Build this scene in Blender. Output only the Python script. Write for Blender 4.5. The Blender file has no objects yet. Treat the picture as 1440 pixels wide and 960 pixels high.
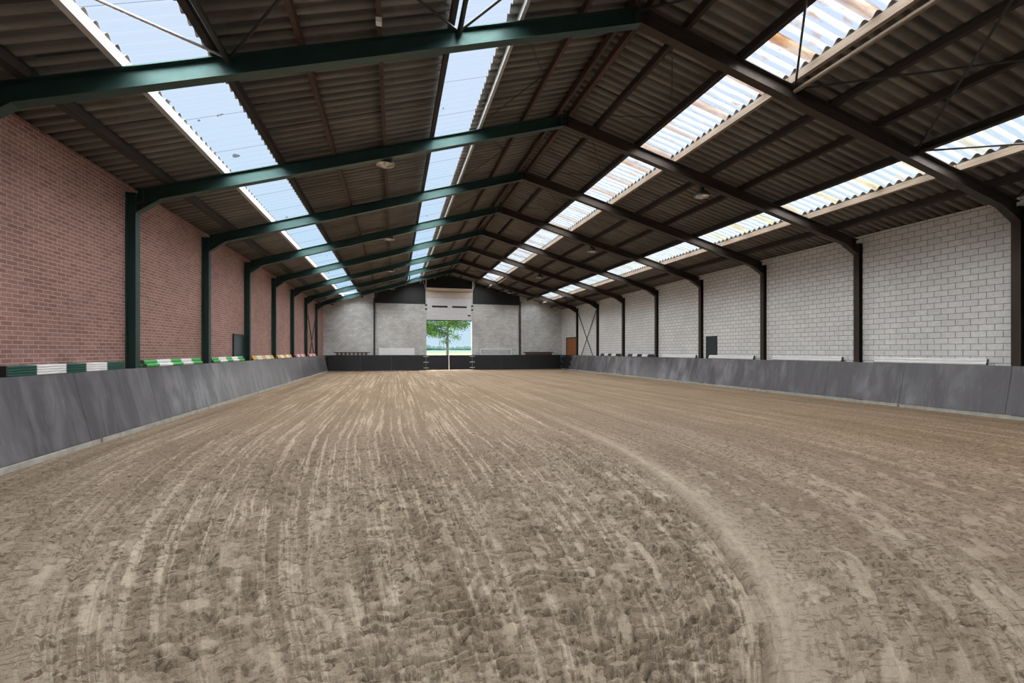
import bpy, math, random
import numpy as np
from mathutils import Vector, Matrix

random.seed(7)
SC = bpy.context.scene
COL = SC.collection
PI = math.pi

# ------------------------------------------------------------------ layout
WL, WR = -5.67, 15.09            # inner faces of the side walls
YB, YE = -4.50, 39.47            # rear and far end walls
FRAMES = [7.59 + 4 * i for i in range(8)]   # near face of each portal frame
AX, ASOF = 4.5, 7.86             # apex of the frames' underside
ML, MR = .296, .267              # slopes left / right
RD = .31                         # rafter depth (vertical)
PD = .17                         # purlin depth


def soffit(x):
    return ASOF - (ML * (AX - x) if x < AX else MR * (x - AX))


def sheet(x):
    return soffit(x) + RD + PD


# ------------------------------------------------------------------ helpers
class MB:
    def __init__(s):
        s.v, s.f, s.m = [], [], []

    def face(s, pts, mi=0):
        n = len(s.v)
        s.v += [tuple(p) for p in pts]
        s.f.append(tuple(range(n, n + len(pts))))
        s.m.append(mi)

    def hexa(s, c, mi=0):
        """eight corners: 0-3 one end loop, 4-7 the other"""
        n = len(s.v)
        s.v += [tuple(p) for p in c]
        for q in ((3, 2, 1, 0), (4, 5, 6, 7), (0, 1, 5, 4), (1, 2, 6, 5), (2, 3, 7, 6), (3, 0, 4, 7)):
            s.f.append(tuple(n + i for i in q))
            s.m.append(mi)

    def box(s, x0, x1, y0, y1, z0, z1, mi=0, ch=0):
        if ch <= 0:
            s.hexa([(x0, y0, z0), (x1, y0, z0), (x1, y1, z0), (x0, y1, z0),
                    (x0, y0, z1), (x1, y0, z1), (x1, y1, z1), (x0, y1, z1)], mi)
            return
        d = (x1 - x0, y1 - y0, z1 - z0)
        ax = d.index(max(d))
        lo, hi = [x0, y0, z0], [x1, y1, z1]
        a, b = [i for i in range(3) if i != ax]
        prof = [(lo[a] + ch, lo[b]), (hi[a] - ch, lo[b]), (hi[a], lo[b] + ch), (hi[a], hi[b] - ch),
                (hi[a] - ch, hi[b]), (lo[a] + ch, hi[b]), (lo[a], hi[b] - ch), (lo[a], lo[b] + ch)]
        r0, r1 = [], []
        for p in prof:
            for r, e in ((r0, lo[ax]), (r1, hi[ax])):
                q = [0, 0, 0]
                q[a], q[b], q[ax] = p[0], p[1], e
                r.append(q)
        s.loft([r0, r1], mi, True)

    def loft(s, rings, mi=0, cap=True, closed=True):
        n = len(s.v)
        k = len(rings[0])
        for r in rings:
            s.v += [tuple(p) for p in r]
        for i in range(len(rings) - 1):
            for j in range(k if closed else k - 1):
                a, b = n + i * k + j, n + i * k + (j + 1) % k
                s.f.append((a, b, b + k, a + k))
                s.m.append(mi[i] if isinstance(mi, (list, tuple)) else mi)
        if cap:
            s.f.append(tuple(n + j for j in reversed(range(k))))
            s.m.append(mi[0] if isinstance(mi, (list, tuple)) else mi)
            s.f.append(tuple(n + (len(rings) - 1) * k + j for j in range(k)))
            s.m.append(mi[-1] if isinstance(mi, (list, tuple)) else mi)

    def tube(s, p0, p1, r0, r1=None, n=8, mi=0, cap=True):
        r1 = r0 if r1 is None else r1
        p0, p1 = Vector(p0), Vector(p1)
        d = (p1 - p0).normalized()
        u = d.cross(Vector((0, 0, 1)) if abs(d.z) < .9 else Vector((1, 0, 0))).normalized()
        w = d.cross(u)
        s.loft([[p + (u * math.cos(2 * PI * k / n) + w * math.sin(2 * PI * k / n)) * r for k in range(n)]
                for p, r in ((p0, r0), (p1, r1))], mi, cap)

    def lathe(s, c, prof, n=24, mi=0, cap=False):
        s.loft([[(c[0] + r * math.cos(2 * PI * k / n), c[1] + r * math.sin(2 * PI * k / n), c[2] + z)
                 for k in range(n)] for r, z in prof], mi, cap)

    def beam(s, p0, p1, w, h, mi=0, up=(0, 0, 1)):
        """box from p0 to p1 with width w (sideways) and height h"""
        p0, p1 = Vector(p0), Vector(p1)
        d = (p1 - p0).normalized()
        sd = d.cross(Vector(up)).normalized()
        u = sd.cross(d)
        q = [sd * -w / 2 + u * -h / 2, sd * w / 2 + u * -h / 2, sd * w / 2 + u * h / 2, sd * -w / 2 + u * h / 2]
        s.hexa([p0 + a for a in q] + [p1 + a for a in q], mi)

    def prism_y(s, poly, y0, y1, mi=0):
        s.loft([[(x, y0, z) for x, z in poly], [(x, y1, z) for x, z in poly]], mi, True)

    def build(s, name, mats, parent=None, smooth=None, loc=None):
        me = bpy.data.meshes.new(name)
        v = s.v
        if loc is not None:
            v = [(a - loc[0], b - loc[1], c - loc[2]) for a, b, c in v]
        me.from_pydata(v, [], s.f)
        mats = mats if isinstance(mats, (list, tuple)) else [mats]
        for m in mats:
            me.materials.append(m)
        if len(mats) > 1:
            me.polygons.foreach_set('material_index', s.m)
        import bmesh
        bm = bmesh.new()
        bm.from_mesh(me)
        bmesh.ops.recalc_face_normals(bm, faces=bm.faces)
        bm.to_mesh(me)
        bm.free()
        if smooth:
            me.polygons.foreach_set('use_smooth', [True] * len(me.polygons))
            me.set_sharp_from_angle(angle=math.radians(smooth))
        me.update()
        o = bpy.data.objects.new(name, me)
        COL.objects.link(o)
        if loc is not None:
            o.location = loc
        if parent:
            o.parent = parent
            wl, q = Vector((0, 0, 0)), parent
            while q:
                wl += Vector(q.location)
                q = q.parent
            o.location = Vector(loc or (0, 0, 0)) - wl
        return o


def tag(o, label=None, cat=None, group=None, kind=None):
    if label:
        o['label'] = label
    if cat:
        o['category'] = cat
    if group:
        o['group'] = group
    if kind:
        o['kind'] = kind
    return o


def empty(name, loc, label, cat, group=None):
    o = bpy.data.objects.new(name, None)
    o.empty_display_size = .2
    o.location = loc
    COL.objects.link(o)
    return tag(o, label, cat, group)


def struct(o, label=None):
    o['kind'] = 'structure'
    if label:
        o['label'] = label
    return o


ORD = ['first', 'second', 'third', 'fourth', 'fifth', 'sixth', 'seventh', 'eighth', 'ninth', 'tenth', 'eleventh',
       'twelfth', 'thirteenth', 'fourteenth', 'fifteenth', 'sixteenth', 'seventeenth', 'eighteenth', 'nineteenth']


# ------------------------------------------------------------------ materials
class NT:
    def __init__(s, name):
        s.mat = bpy.data.materials.new(name)
        s.mat.use_nodes = True
        s.t = s.mat.node_tree
        s.t.nodes.clear()
        s.out = s.n('ShaderNodeOutputMaterial')

    def n(s, typ, ins=None, **kw):
        nd = s.t.nodes.new(typ)
        for k, v in kw.items():
            setattr(nd, k, v)
        for k, v in (ins or {}).items():
            sock = nd.inputs[k]
            if isinstance(v, bpy.types.NodeSocket):
                s.t.links.new(v, sock)
            else:
                sock.default_value = v
        return nd

    def math(s, op, a, b=0., c=None, clamp=False):
        nd = s.n('ShaderNodeMath', operation=op, use_clamp=clamp)
        for i, v in enumerate((a, b, c)):
            if v is None:
                continue
            if isinstance(v, bpy.types.NodeSocket):
                s.t.links.new(v, nd.inputs[i])
            else:
                nd.inputs[i].default_value = v
        return nd.outputs[0]

    def mix(s, f, a, b, blend='MIX'):
        nd = s.n('ShaderNodeMix', data_type='RGBA', blend_type=blend)
        for k, v in ((0, f), (6, a), (7, b)):
            if isinstance(v, bpy.types.NodeSocket):
                s.t.links.new(v, nd.inputs[k])
            else:
                nd.inputs[k].default_value = v if k == 0 else (*v, 1)
        return nd.outputs[2]

    def ramp(s, f, stops):
        nd = s.n('ShaderNodeValToRGB', {0: f})
        el = nd.color_ramp.elements
        while len(el) < len(stops):
            el.new(.5)
        for e, (p, c) in zip(el, stops):
            e.position = p
            e.color = (c, c, c, 1) if isinstance(c, (int, float)) else (*c, 1)
        return nd.outputs[0]

    def pos(s):
        return s.n('ShaderNodeNewGeometry').outputs['Position']

    def xyz(s, v):
        nd = s.n('ShaderNodeSeparateXYZ', {0: v})
        return nd.outputs

    def vec(s, x, y, z=0.):
        return s.n('ShaderNodeCombineXYZ', {0: x, 1: y, 2: z}).outputs[0]

    def noise(s, v, scale=1., detail=3., rough=.55, dist=0.):
        return s.n('ShaderNodeTexNoise', {'Vector': v, 'Scale': scale, 'Detail': detail, 'Roughness': rough,
                                          'Distortion': dist}).outputs[0]

    def bump(s, h, dist=.01, strength=1.):
        return s.n('ShaderNodeBump', {'Height': h, 'Distance': dist, 'Strength': strength}).outputs[0]

    def pbr(s, color, rough=.7, normal=None, metallic=0., spec=.5):
        ins = {'Base Color': color if isinstance(color, bpy.types.NodeSocket) else (*color, 1),
               'Roughness': rough, 'Metallic': metallic, 'Specular IOR Level': spec}
        if normal is not None:
            ins['Normal'] = normal
        b = s.n('ShaderNodeBsdfPrincipled', ins)
        s.t.links.new(b.outputs[0], s.out.inputs[0])
        return s.mat


def simple(name, color, rough=.6, var=.12, scale=6., metallic=0., spec=.5, bump=0.):
    t = NT(name)
    p = t.n('ShaderNodeTexCoord').outputs['Object']
    nz = t.noise(p, scale, 4)
    c = t.mix(t.ramp(nz, [(.3, 0.), (.7, 1.)]), [k * (1 - var) for k in color], [k * (1 + var) for k in color])
    nm = t.bump(t.noise(p, scale * 8, 3), bump) if bump else None
    return t.pbr(c, rough, nm, metallic, spec)


def wood(name, c1, c2, rough=.75):
    t = NT(name)
    p = t.pos()
    x = t.xyz(p)
    g = t.noise(t.vec(t.math('MULTIPLY', x[0], 30.), t.math('MULTIPLY', x[1], 1.6), t.math('MULTIPLY', x[2], 30.)), 1., 5, .6, .6)
    return t.pbr(t.mix(t.ramp(g, [(.3, 0.), (.7, 1.)]), c1, c2), rough, t.bump(g, .004))


def bricks(name, axis, bw, rh, mortar, c1, c2, cm, bump=.004, grime=(.8, 1.05), smooth=.1, off=.5):
    """running bond; axis = which world axis runs along the wall"""
    t = NT(name)
    p = t.pos()
    x = t.xyz(p)
    v = t.vec(x[axis], x[2])
    b = t.n('ShaderNodeTexBrick', {'Vector': v, 'Scale': 1., 'Mortar Size': mortar, 'Mortar Smooth': smooth, 'Bias': 0.,
                                   'Brick Width': bw, 'Row Height': rh, 'Color1': (*c1, 1), 'Color2': (*c2, 1),
                                   'Mortar': (*cm, 1)}, offset=off)
    g = t.noise(p, .55, 4, .6)
    f = t.ramp(g, [(.3, grime[0]), (.7, grime[1])])
    sm = t.noise(p, 14., 3)
    f2 = t.ramp(sm, [(.3, .9), (.7, 1.08)])
    c = t.mix(1., t.mix(1., b.outputs['Color'], f, 'MULTIPLY'), f2, 'MULTIPLY')
    h = t.math('ADD', t.math('MULTIPLY', b.outputs['Fac'], -1.), t.math('MULTIPLY', t.noise(p, 60., 2), .25))
    return t.pbr(c, .85, t.bump(h, bump))


M = {}
M['red_brick'] = bricks('red_brick', 1, .21, .0712, .0062, (.23, .115, .098), (.33, .175, .15), (.50, .36, .32), .004, (.85, 1.1))
M['white_block'] = bricks('white_block', 1, .34, .17, .0068, (.69, .70, .705), (.76, .77, .775), (.17, .17, .17), .003, (.9, 1.05))
M['end_block'] = bricks('end_block', 0, .34, .17, .006, (.53, .535, .53), (.66, .665, .665), (.33, .33, .325), .003, (.72, 1.1))
M['dark_board'] = simple('dark_board', (.012, .013, .015), .6)
def steel(name, col, tint, rough, spec):
    t = NT(name)
    n = t.noise(t.pos(), 2.2, 4)
    c = t.mix(t.ramp(n, [(.3, 0.), (.7, 1.)]), [k * .85 for k in col], [k * 1.15 for k in col])
    r = t.ramp(t.noise(t.pos(), 9., 3), [(.3, rough - .04), (.7, rough + .06)])
    m = t.pbr(c, r, None, 0., spec)
    bs = [q for q in t.t.nodes if q.type == 'BSDF_PRINCIPLED'][0]
    bs.inputs['Specular Tint'].default_value = (*tint, 1)
    return m


M['steel_green'] = steel('steel_green', (.0115, .028, .025), (.62, 1., .94), .41, .85)
M['steel_dusty'] = steel('steel_dusty', (.034, .0275, .0235), (1., .84, .75), .5, .42)
M['steel_dark'] = simple('steel_dark', (.02, .022, .02), .5)
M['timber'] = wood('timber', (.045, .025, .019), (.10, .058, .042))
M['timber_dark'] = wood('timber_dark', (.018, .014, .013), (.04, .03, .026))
M['lit_beige'] = wood('lit_beige', (.17, .125, .09), (.28, .22, .165))  # beige puts the skylight on the right-hand battens into the colour
M['timber_lit_white'] = wood('timber_lit_white', (.34, .33, .315), (.46, .45, .43))  # same timber, whitened for the skylight falling on its face
M['concrete'] = simple('concrete', (.40, .39, .35), .9, .2, 5., bump=.003)
M['white_paint'] = simple('white_paint', (.80, .80, .81), .5, .05)
M['door_white'] = simple('door_white', (.66, .66, .70), .45, .05)
M['door_beige'] = simple('door_beige', (.60, .53, .46), .5, .06)
M['black'] = simple('black', (.012, .012, .013), .5)
M['rubber'] = simple('rubber', (.02, .02, .022), .8)
M['galv'] = simple('galv', (.55, .56, .58), .4, .1, 8., .5)
M['green_dark'] = simple('green_dark', (.012, .085, .065), .4, .08)
M['green_light'] = simple('green_light', (.05, .38, .09), .45, .08)
M['yellow'] = simple('yellow', (.70, .42, .03), .45, .08)
M['pink'] = simple('pink', (.60, .12, .11), .45, .1)
M['pole_end'] = simple('pole_end', (.10, .10, .11), .8)
M['brown_board'] = simple('brown_board', (.085, .05, .04), .7, .2)
M['cream'] = simple('cream', (.45, .38, .32), .7, .1)
M['door_wood'] = wood('door_wood', (.20, .062, .014), (.34, .115, .026), .5)
M['door_dark'] = simple('door_dark', (.018, .03, .034), .45)
M['lamp_shell'] = simple('lamp_shell', (.03, .035, .03), .4)


def mk_reflector():
    t = NT('lamp_reflector')
    return t.pbr((.82, .80, .76), .22, None, .9)


M['reflector'] = mk_reflector()


def mk_glass():
    t = NT('lamp_glass')
    a = t.n('ShaderNodeBsdfTransparent', {0: (.93, .93, .9, 1)})
    g = t.n('ShaderNodeBsdfGlossy', {'Roughness': .15})
    m = t.n('ShaderNodeMixShader', {0: .12, 1: a.outputs[0], 2: g.outputs[0]})
    t.t.links.new(m.outputs[0], t.out.inputs[0])
    return t.mat


M['lamp_glass'] = mk_glass()


def mk_kick():
    t = NT('kickboard')
    p = t.pos()
    x = t.xyz(p)
    v = t.vec(t.math('MULTIPLY', x[1], 2.1), t.math('MULTIPLY', x[2], .6), t.math('MULTIPLY', x[0], .1))
    s1 = t.ramp(t.noise(v, 1., 5, .6, .3), [(.42, 0.), (.72, 1.)])
    cl = t.ramp(t.noise(p, .45, 3), [(.4, .15), (.65, 1.)])
    f = t.math('MULTIPLY', s1, cl)
    fine = t.ramp(t.noise(t.vec(t.math('MULTIPLY', x[1], 22.), t.math('MULTIPLY', x[2], 2.)), 1., 3), [(.55, 0.), (.8, 1.)])
    f = t.math('ADD', f, t.math('MULTIPLY', fine, .25), clamp=True)
    c = t.mix(f, (.061, .055, .064), (.35, .35, .385))
    br = t.ramp(t.noise(p, .9, 3), [(.4, 0.), (.7, 1.)])
    c = t.mix(t.math('MULTIPLY', br, .4), c, (.085, .073, .078))
    return t.pbr(c, .36, t.bump(s1, .002), 0., .6)


M['kick'] = mk_kick()
M['kick_black_shade'] = simple('kick_black_shade', (.010, .0095, .012), .5, .25, 2., spec=.35)  # near-black; on the far-end boards it paints in their weaker light


def mk_roof():
    t = NT('fibre_cement')
    p = t.pos()
    x = t.xyz(p)
    sh = t.math('FLOOR', t.math('DIVIDE', x[1], .94))
    col = t.n('ShaderNodeTexWhiteNoise', {'Vector': t.vec(sh, t.math('FLOOR', t.math('DIVIDE', x[0], 2.36)))}, noise_dimensions='3D').outputs[0]
    c = t.mix(col, (.092, .090, .086), (.125, .117, .107))
    st = t.ramp(t.noise(t.vec(t.math('MULTIPLY', x[0], .5), t.math('MULTIPLY', x[1], 8.5)), 1., 4, .6, .3), [(.42, 0.), (.58, 1.)])
    c = t.mix(t.math('MULTIPLY', st, .75), c, (.17, .155, .135))
    gr = t.ramp(t.noise(p, 2.2, 5, .65), [(.5, 0.), (.72, 1.)])
    c = t.mix(t.math('MULTIPLY', gr, .45), c, (.07, .052, .043))
    fr = t.math('FRACT', t.math('DIVIDE', x[1], .94))
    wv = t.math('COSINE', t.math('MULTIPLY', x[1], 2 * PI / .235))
    crest_light = t.ramp(t.math('ADD', t.math('MULTIPLY', wv, -.5), .5), [(.45, 0.), (.9, 1.)])
    crest_light = t.math('MULTIPLY', crest_light, t.ramp(t.noise(t.vec(t.math('MULTIPLY', x[0], .6), t.math('MULTIPLY', x[1], 3.)), 1., 4, .65), [(.34, .2), (.6, 1.)]))
    c = t.mix(t.math('MULTIPLY', crest_light, .8), c, (.27, .25, .22))  # paler lower crests paint the light and dark of the corrugation
    jn = t.math('LESS_THAN', fr, .045)
    c = t.mix(t.math('MULTIPLY', jn, t.math('MULTIPLY', col, .8)), c, (.03, .026, .023))
    return t.pbr(c, .95, t.bump(t.noise(p, 40., 3), .004), 0., .2)


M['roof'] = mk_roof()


def mk_pane(name, left):
    """translucent corrugated roof light: mostly clear, milky film, stains along the sheet laps"""
    t = NT(name)
    p = t.pos()
    x = t.xyz(p)
    lap = 1.41 if left else 1.18
    yo = t.math('ADD', x[1], .35 if left else .1)
    fr = t.math('FRACT', t.math('DIVIDE', yo, lap))
    dist = t.math('MULTIPLY', fr, lap)
    wv = t.math('COSINE', t.math('MULTIPLY', x[1], 2 * PI / .235))
    line = t.math('LESS_THAN', dist, .03)
    nz = t.noise(t.vec(t.math('MULTIPLY', x[0], 1.5), t.math('MULTIPLY', x[1], 9.)), 1., 4, .6, .3)
    if left:
        milk = t.ramp(t.math('ADD', t.math('MULTIPLY', wv, .5), .5), [(.7, .04), (1., .075)])
        stain = t.math('MULTIPLY', line, .75)
        scol = (.10, .11, .12)
        spot = t.ramp(t.noise(t.vec(t.math('MULTIPLY', x[0], 1.), t.math('MULTIPLY', x[1], 1.8)), 3.3, 2, .4), [(.735, 0.), (.745, 1.)])
        stain = t.math('MAXIMUM', stain, t.math('MULTIPLY', spot, .85))
        scolor = t.mix(0., scol, scol)
    else:
        milk = t.ramp(t.math('ADD', t.math('ADD', t.math('MULTIPLY', wv, .35), .15), t.math('MULTIPLY', nz, .6)), [(.32, .06), (.75, .70)])
        band = t.ramp(dist, [(0., 1.), (.16, .9), (.30, 0.), (1., 0.)])
        b2 = t.math('MULTIPLY', band, t.ramp(nz, [(.30, .5), (.52, 1.)]))
        sp = t.ramp(t.noise(t.vec(t.math('MULTIPLY', x[0], 2.), t.math('MULTIPLY', x[1], 14.)), 1., 4, .65), [(.54, 0.), (.66, .85)])
        stain = t.math('MAXIMUM', b2, sp)
        stain = t.math('MULTIPLY', stain, t.ramp(t.noise(p, .35, 2), [(.35, .45), (.6, 1.)]))
        far = t.ramp(t.math('DIVIDE', x[1], 40.), [(.2, 1.), (.75, .25)])
        stain = t.math('MULTIPLY', stain, far)
        inn = t.math('LESS_THAN', x[0], 10.)
        warm = t.mix(t.ramp(nz, [(.4, 0.), (.62, 1.)]), (.62, .36, .09), (.30, .095, .010))
        pale = t.mix(t.ramp(nz, [(.45, 0.), (.7, 1.)]), (.74, .68, .42), (.42, .31, .11))
        scolor = t.mix(inn, pale, warm)
        stain = t.math('MAXIMUM', stain, t.math('MULTIPLY', line, .6))
        ln2 = t.math('MULTIPLY', line, t.ramp(t.noise(p, 5., 3), [(.45, 0.), (.55, 1.)]))
        scolor = t.mix(ln2, scolor, (.03, .03, .025))
    clear = t.n('ShaderNodeBsdfTransparent', {0: (.93, .97, 1., 1)})
    film = t.n('ShaderNodeBsdfTranslucent', {0: (.14, .15, .16, 1) if left else (.165, .172, .18, 1)})
    dirt = t.n('ShaderNodeBsdfTranslucent', {0: (0, 0, 0, 1)})
    sc = t.n('ShaderNodeMix', {}, data_type='RGBA', blend_type='MULTIPLY')
    sc.inputs[0].default_value = 1.
    t.t.links.new(scolor, sc.inputs[6])
    sc.inputs[7].default_value = (.16, .16, .16, 1)
    t.t.links.new(sc.outputs[2], dirt.inputs[0])
    a = t.n('ShaderNodeMixShader', {0: milk, 1: clear.outputs[0], 2: film.outputs[0]})
    b = t.n('ShaderNodeMixShader', {0: stain, 1: a.outputs[0], 2: dirt.outputs[0]})
    t.t.links.new(b.outputs[0], t.out.inputs[0])
    return t.mat


M['pane_left'] = mk_pane('rooflight_clean', True)
M['pane_right'] = mk_pane('rooflight_stained', False)


def mk_sand():
    t = NT('arena_sand')
    p = t.pos()
    uv = t.n('ShaderNodeUVMap', uv_map='track').outputs[0]
    x = t.xyz(uv)
    u, v = x[0], x[1]
    px = t.xyz(p)
    w = t.math('MULTIPLY', t.noise(p, 1.6, 2), .07)
    uu = t.math('ADD', u, w)
    s1 = t.noise(t.vec(t.math('MULTIPLY', uu, 10.5), t.math('MULTIPLY', v, .15)), 1., 3, .6, .06)
    s2 = t.noise(t.vec(t.math('MULTIPLY', uu, 22.), t.math('MULTIPLY', v, .9)), 1., 3, .65, .12)
    inner = t.ramp(t.math('ADD', t.math('DIVIDE', u, 8.), .5), [(.03, .7), (.07, 1.), (.93, 1.), (.955, .38)])
    at = t.n('ShaderNodeAttribute', attribute_name='crust').outputs['Fac']
    k = t.math('ADD', t.math('MULTIPLY', s1, .66), t.math('MULTIPLY', s2, .34))
    streak = t.ramp(k, [(.515, 0.), (.56, 1.)])
    lane = t.ramp(t.noise(t.vec(t.math('MULTIPLY', uu, 2.1), t.math('MULTIPLY', v, .07)), 1., 3, .6, .1), [(.38, 0.), (.62, 1.)])
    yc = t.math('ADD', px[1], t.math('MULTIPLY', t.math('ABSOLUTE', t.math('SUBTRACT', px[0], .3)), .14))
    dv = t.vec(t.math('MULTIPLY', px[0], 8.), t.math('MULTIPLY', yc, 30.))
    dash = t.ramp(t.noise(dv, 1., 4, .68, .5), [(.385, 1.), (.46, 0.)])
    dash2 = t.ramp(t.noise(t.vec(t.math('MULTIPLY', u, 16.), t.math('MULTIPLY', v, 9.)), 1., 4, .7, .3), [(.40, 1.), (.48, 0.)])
    nearf = t.ramp(t.math('DIVIDE', px[1], 20.), [(.12, .62), (.36, 1.)])
    streak = t.math('MULTIPLY', streak, nearf)
    gate = t.ramp(t.noise(t.vec(t.math('MULTIPLY', u, 1.1), t.math('MULTIPLY', v, .35)), 1., 3), [(.36, .25), (.6, 1.)])
    base = t.ramp(t.noise(p, .6, 5, .6), [(.3, .2), (.7, .6)])
    f = t.math('ADD', t.math('MULTIPLY', t.math('MULTIPLY', streak, gate), t.math('MULTIPLY', inner, .70)), t.math('MULTIPLY', base, .32))
    f = t.math('ADD', f, t.math('MULTIPLY', t.math('SUBTRACT', lane, .35), .25))
    f = t.math('ADD', f, t.math('MULTIPLY', at, .34), clamp=True)
    damp, dry = (.26, .202, .148), (.585, .495, .39)
    c = t.mix(f, damp, dry)
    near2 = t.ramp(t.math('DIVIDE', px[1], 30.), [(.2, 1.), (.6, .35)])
    shade_damp = t.math('MULTIPLY', t.math('MAXIMUM', t.math('MULTIPLY', dash, .8), t.math('MULTIPLY', dash2, .6)), near2)  # dashes paint the shade of cracks; finer flecks are damp clods
    shade_damp = t.math('MULTIPLY', shade_damp, t.math('SUBTRACT', 1., t.math('MULTIPLY', at, .8)))
    c = t.mix(shade_damp, c, (.125, .092, .066))
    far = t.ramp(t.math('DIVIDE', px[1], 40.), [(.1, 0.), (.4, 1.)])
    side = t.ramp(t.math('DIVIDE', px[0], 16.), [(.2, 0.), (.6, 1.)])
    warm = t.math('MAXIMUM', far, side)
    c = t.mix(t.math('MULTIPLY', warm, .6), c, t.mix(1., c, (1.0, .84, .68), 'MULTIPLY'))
    g = t.noise(p, 220., 2, .6)
    c = t.mix(1., c, t.ramp(g, [(.3, .74), (.7, 1.18)]), 'MULTIPLY')
    hb = t.math('ADD', t.math('MULTIPLY', g, .3), t.math('MULTIPLY', t.noise(p, 60., 4, .65), 1.))
    nm = t.bump(hb, .02, 1.)
    return t.pbr(c, .95, nm, 0., .15)


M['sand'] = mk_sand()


# ------------------------------------------------------------------ sand floor
def hash2(ix, iy, seed):
    h = (ix.astype(np.int64) * 374761393 + iy.astype(np.int64) * 668265263 + seed * 974634777) & 0xFFFFFFFF
    h = ((h ^ (h >> 13)) * 1274126177) & 0xFFFFFFFF
    h = h ^ (h >> 16)
    return h.astype(np.float64) / 4294967295.


def vnoise(x, y, seed=0):
    ix, iy = np.floor(x), np.floor(y)
    fx, fy = x - ix, y - iy
    sx, sy = fx * fx * (3 - 2 * fx), fy * fy * (3 - 2 * fy)
    a, b = hash2(ix, iy, seed), hash2(ix + 1, iy, seed)
    c, d = hash2(ix, iy + 1, seed), hash2(ix + 1, iy + 1, seed)
    return (a * (1 - sx) + b * sx) * (1 - sy) + (c * (1 - sx) + d * sx) * sy


def fbm(x, y, seed=0, o=3):
    r, a, s = 0., .5, 0.
    for k in range(o):
        r = r + a * vnoise(x * 2 ** k, y * 2 ** k, seed + 17 * k)
        s += a
        a *= .55
    return r / s


def sstep(a, b, x):
    q = np.clip((x - a) / (b - a), 0, 1)
    return q * q * (3 - 2 * q)


def track_coords(X, Y):
    """cross-track u and along-track v of the U turn that the drag left in the sand"""
    yy = np.clip((9.5 - Y) / 8.3, 0, .985)
    w = 3.6 * np.sqrt(1 - yy * yy)
    xc = -.05 + .42 * np.clip((9.5 - Y) / 7., 0, 1)
    d = X - xc
    inside = np.abs(d) < w
    u = np.where(inside, d / w * 3.6, np.sign(d) * (3.6 + np.abs(d) - w))
    bend = np.clip((9.5 - Y) / 8., 0, 1)
    v = Y - .055 * d * d * bend
    return u, v, w


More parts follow.
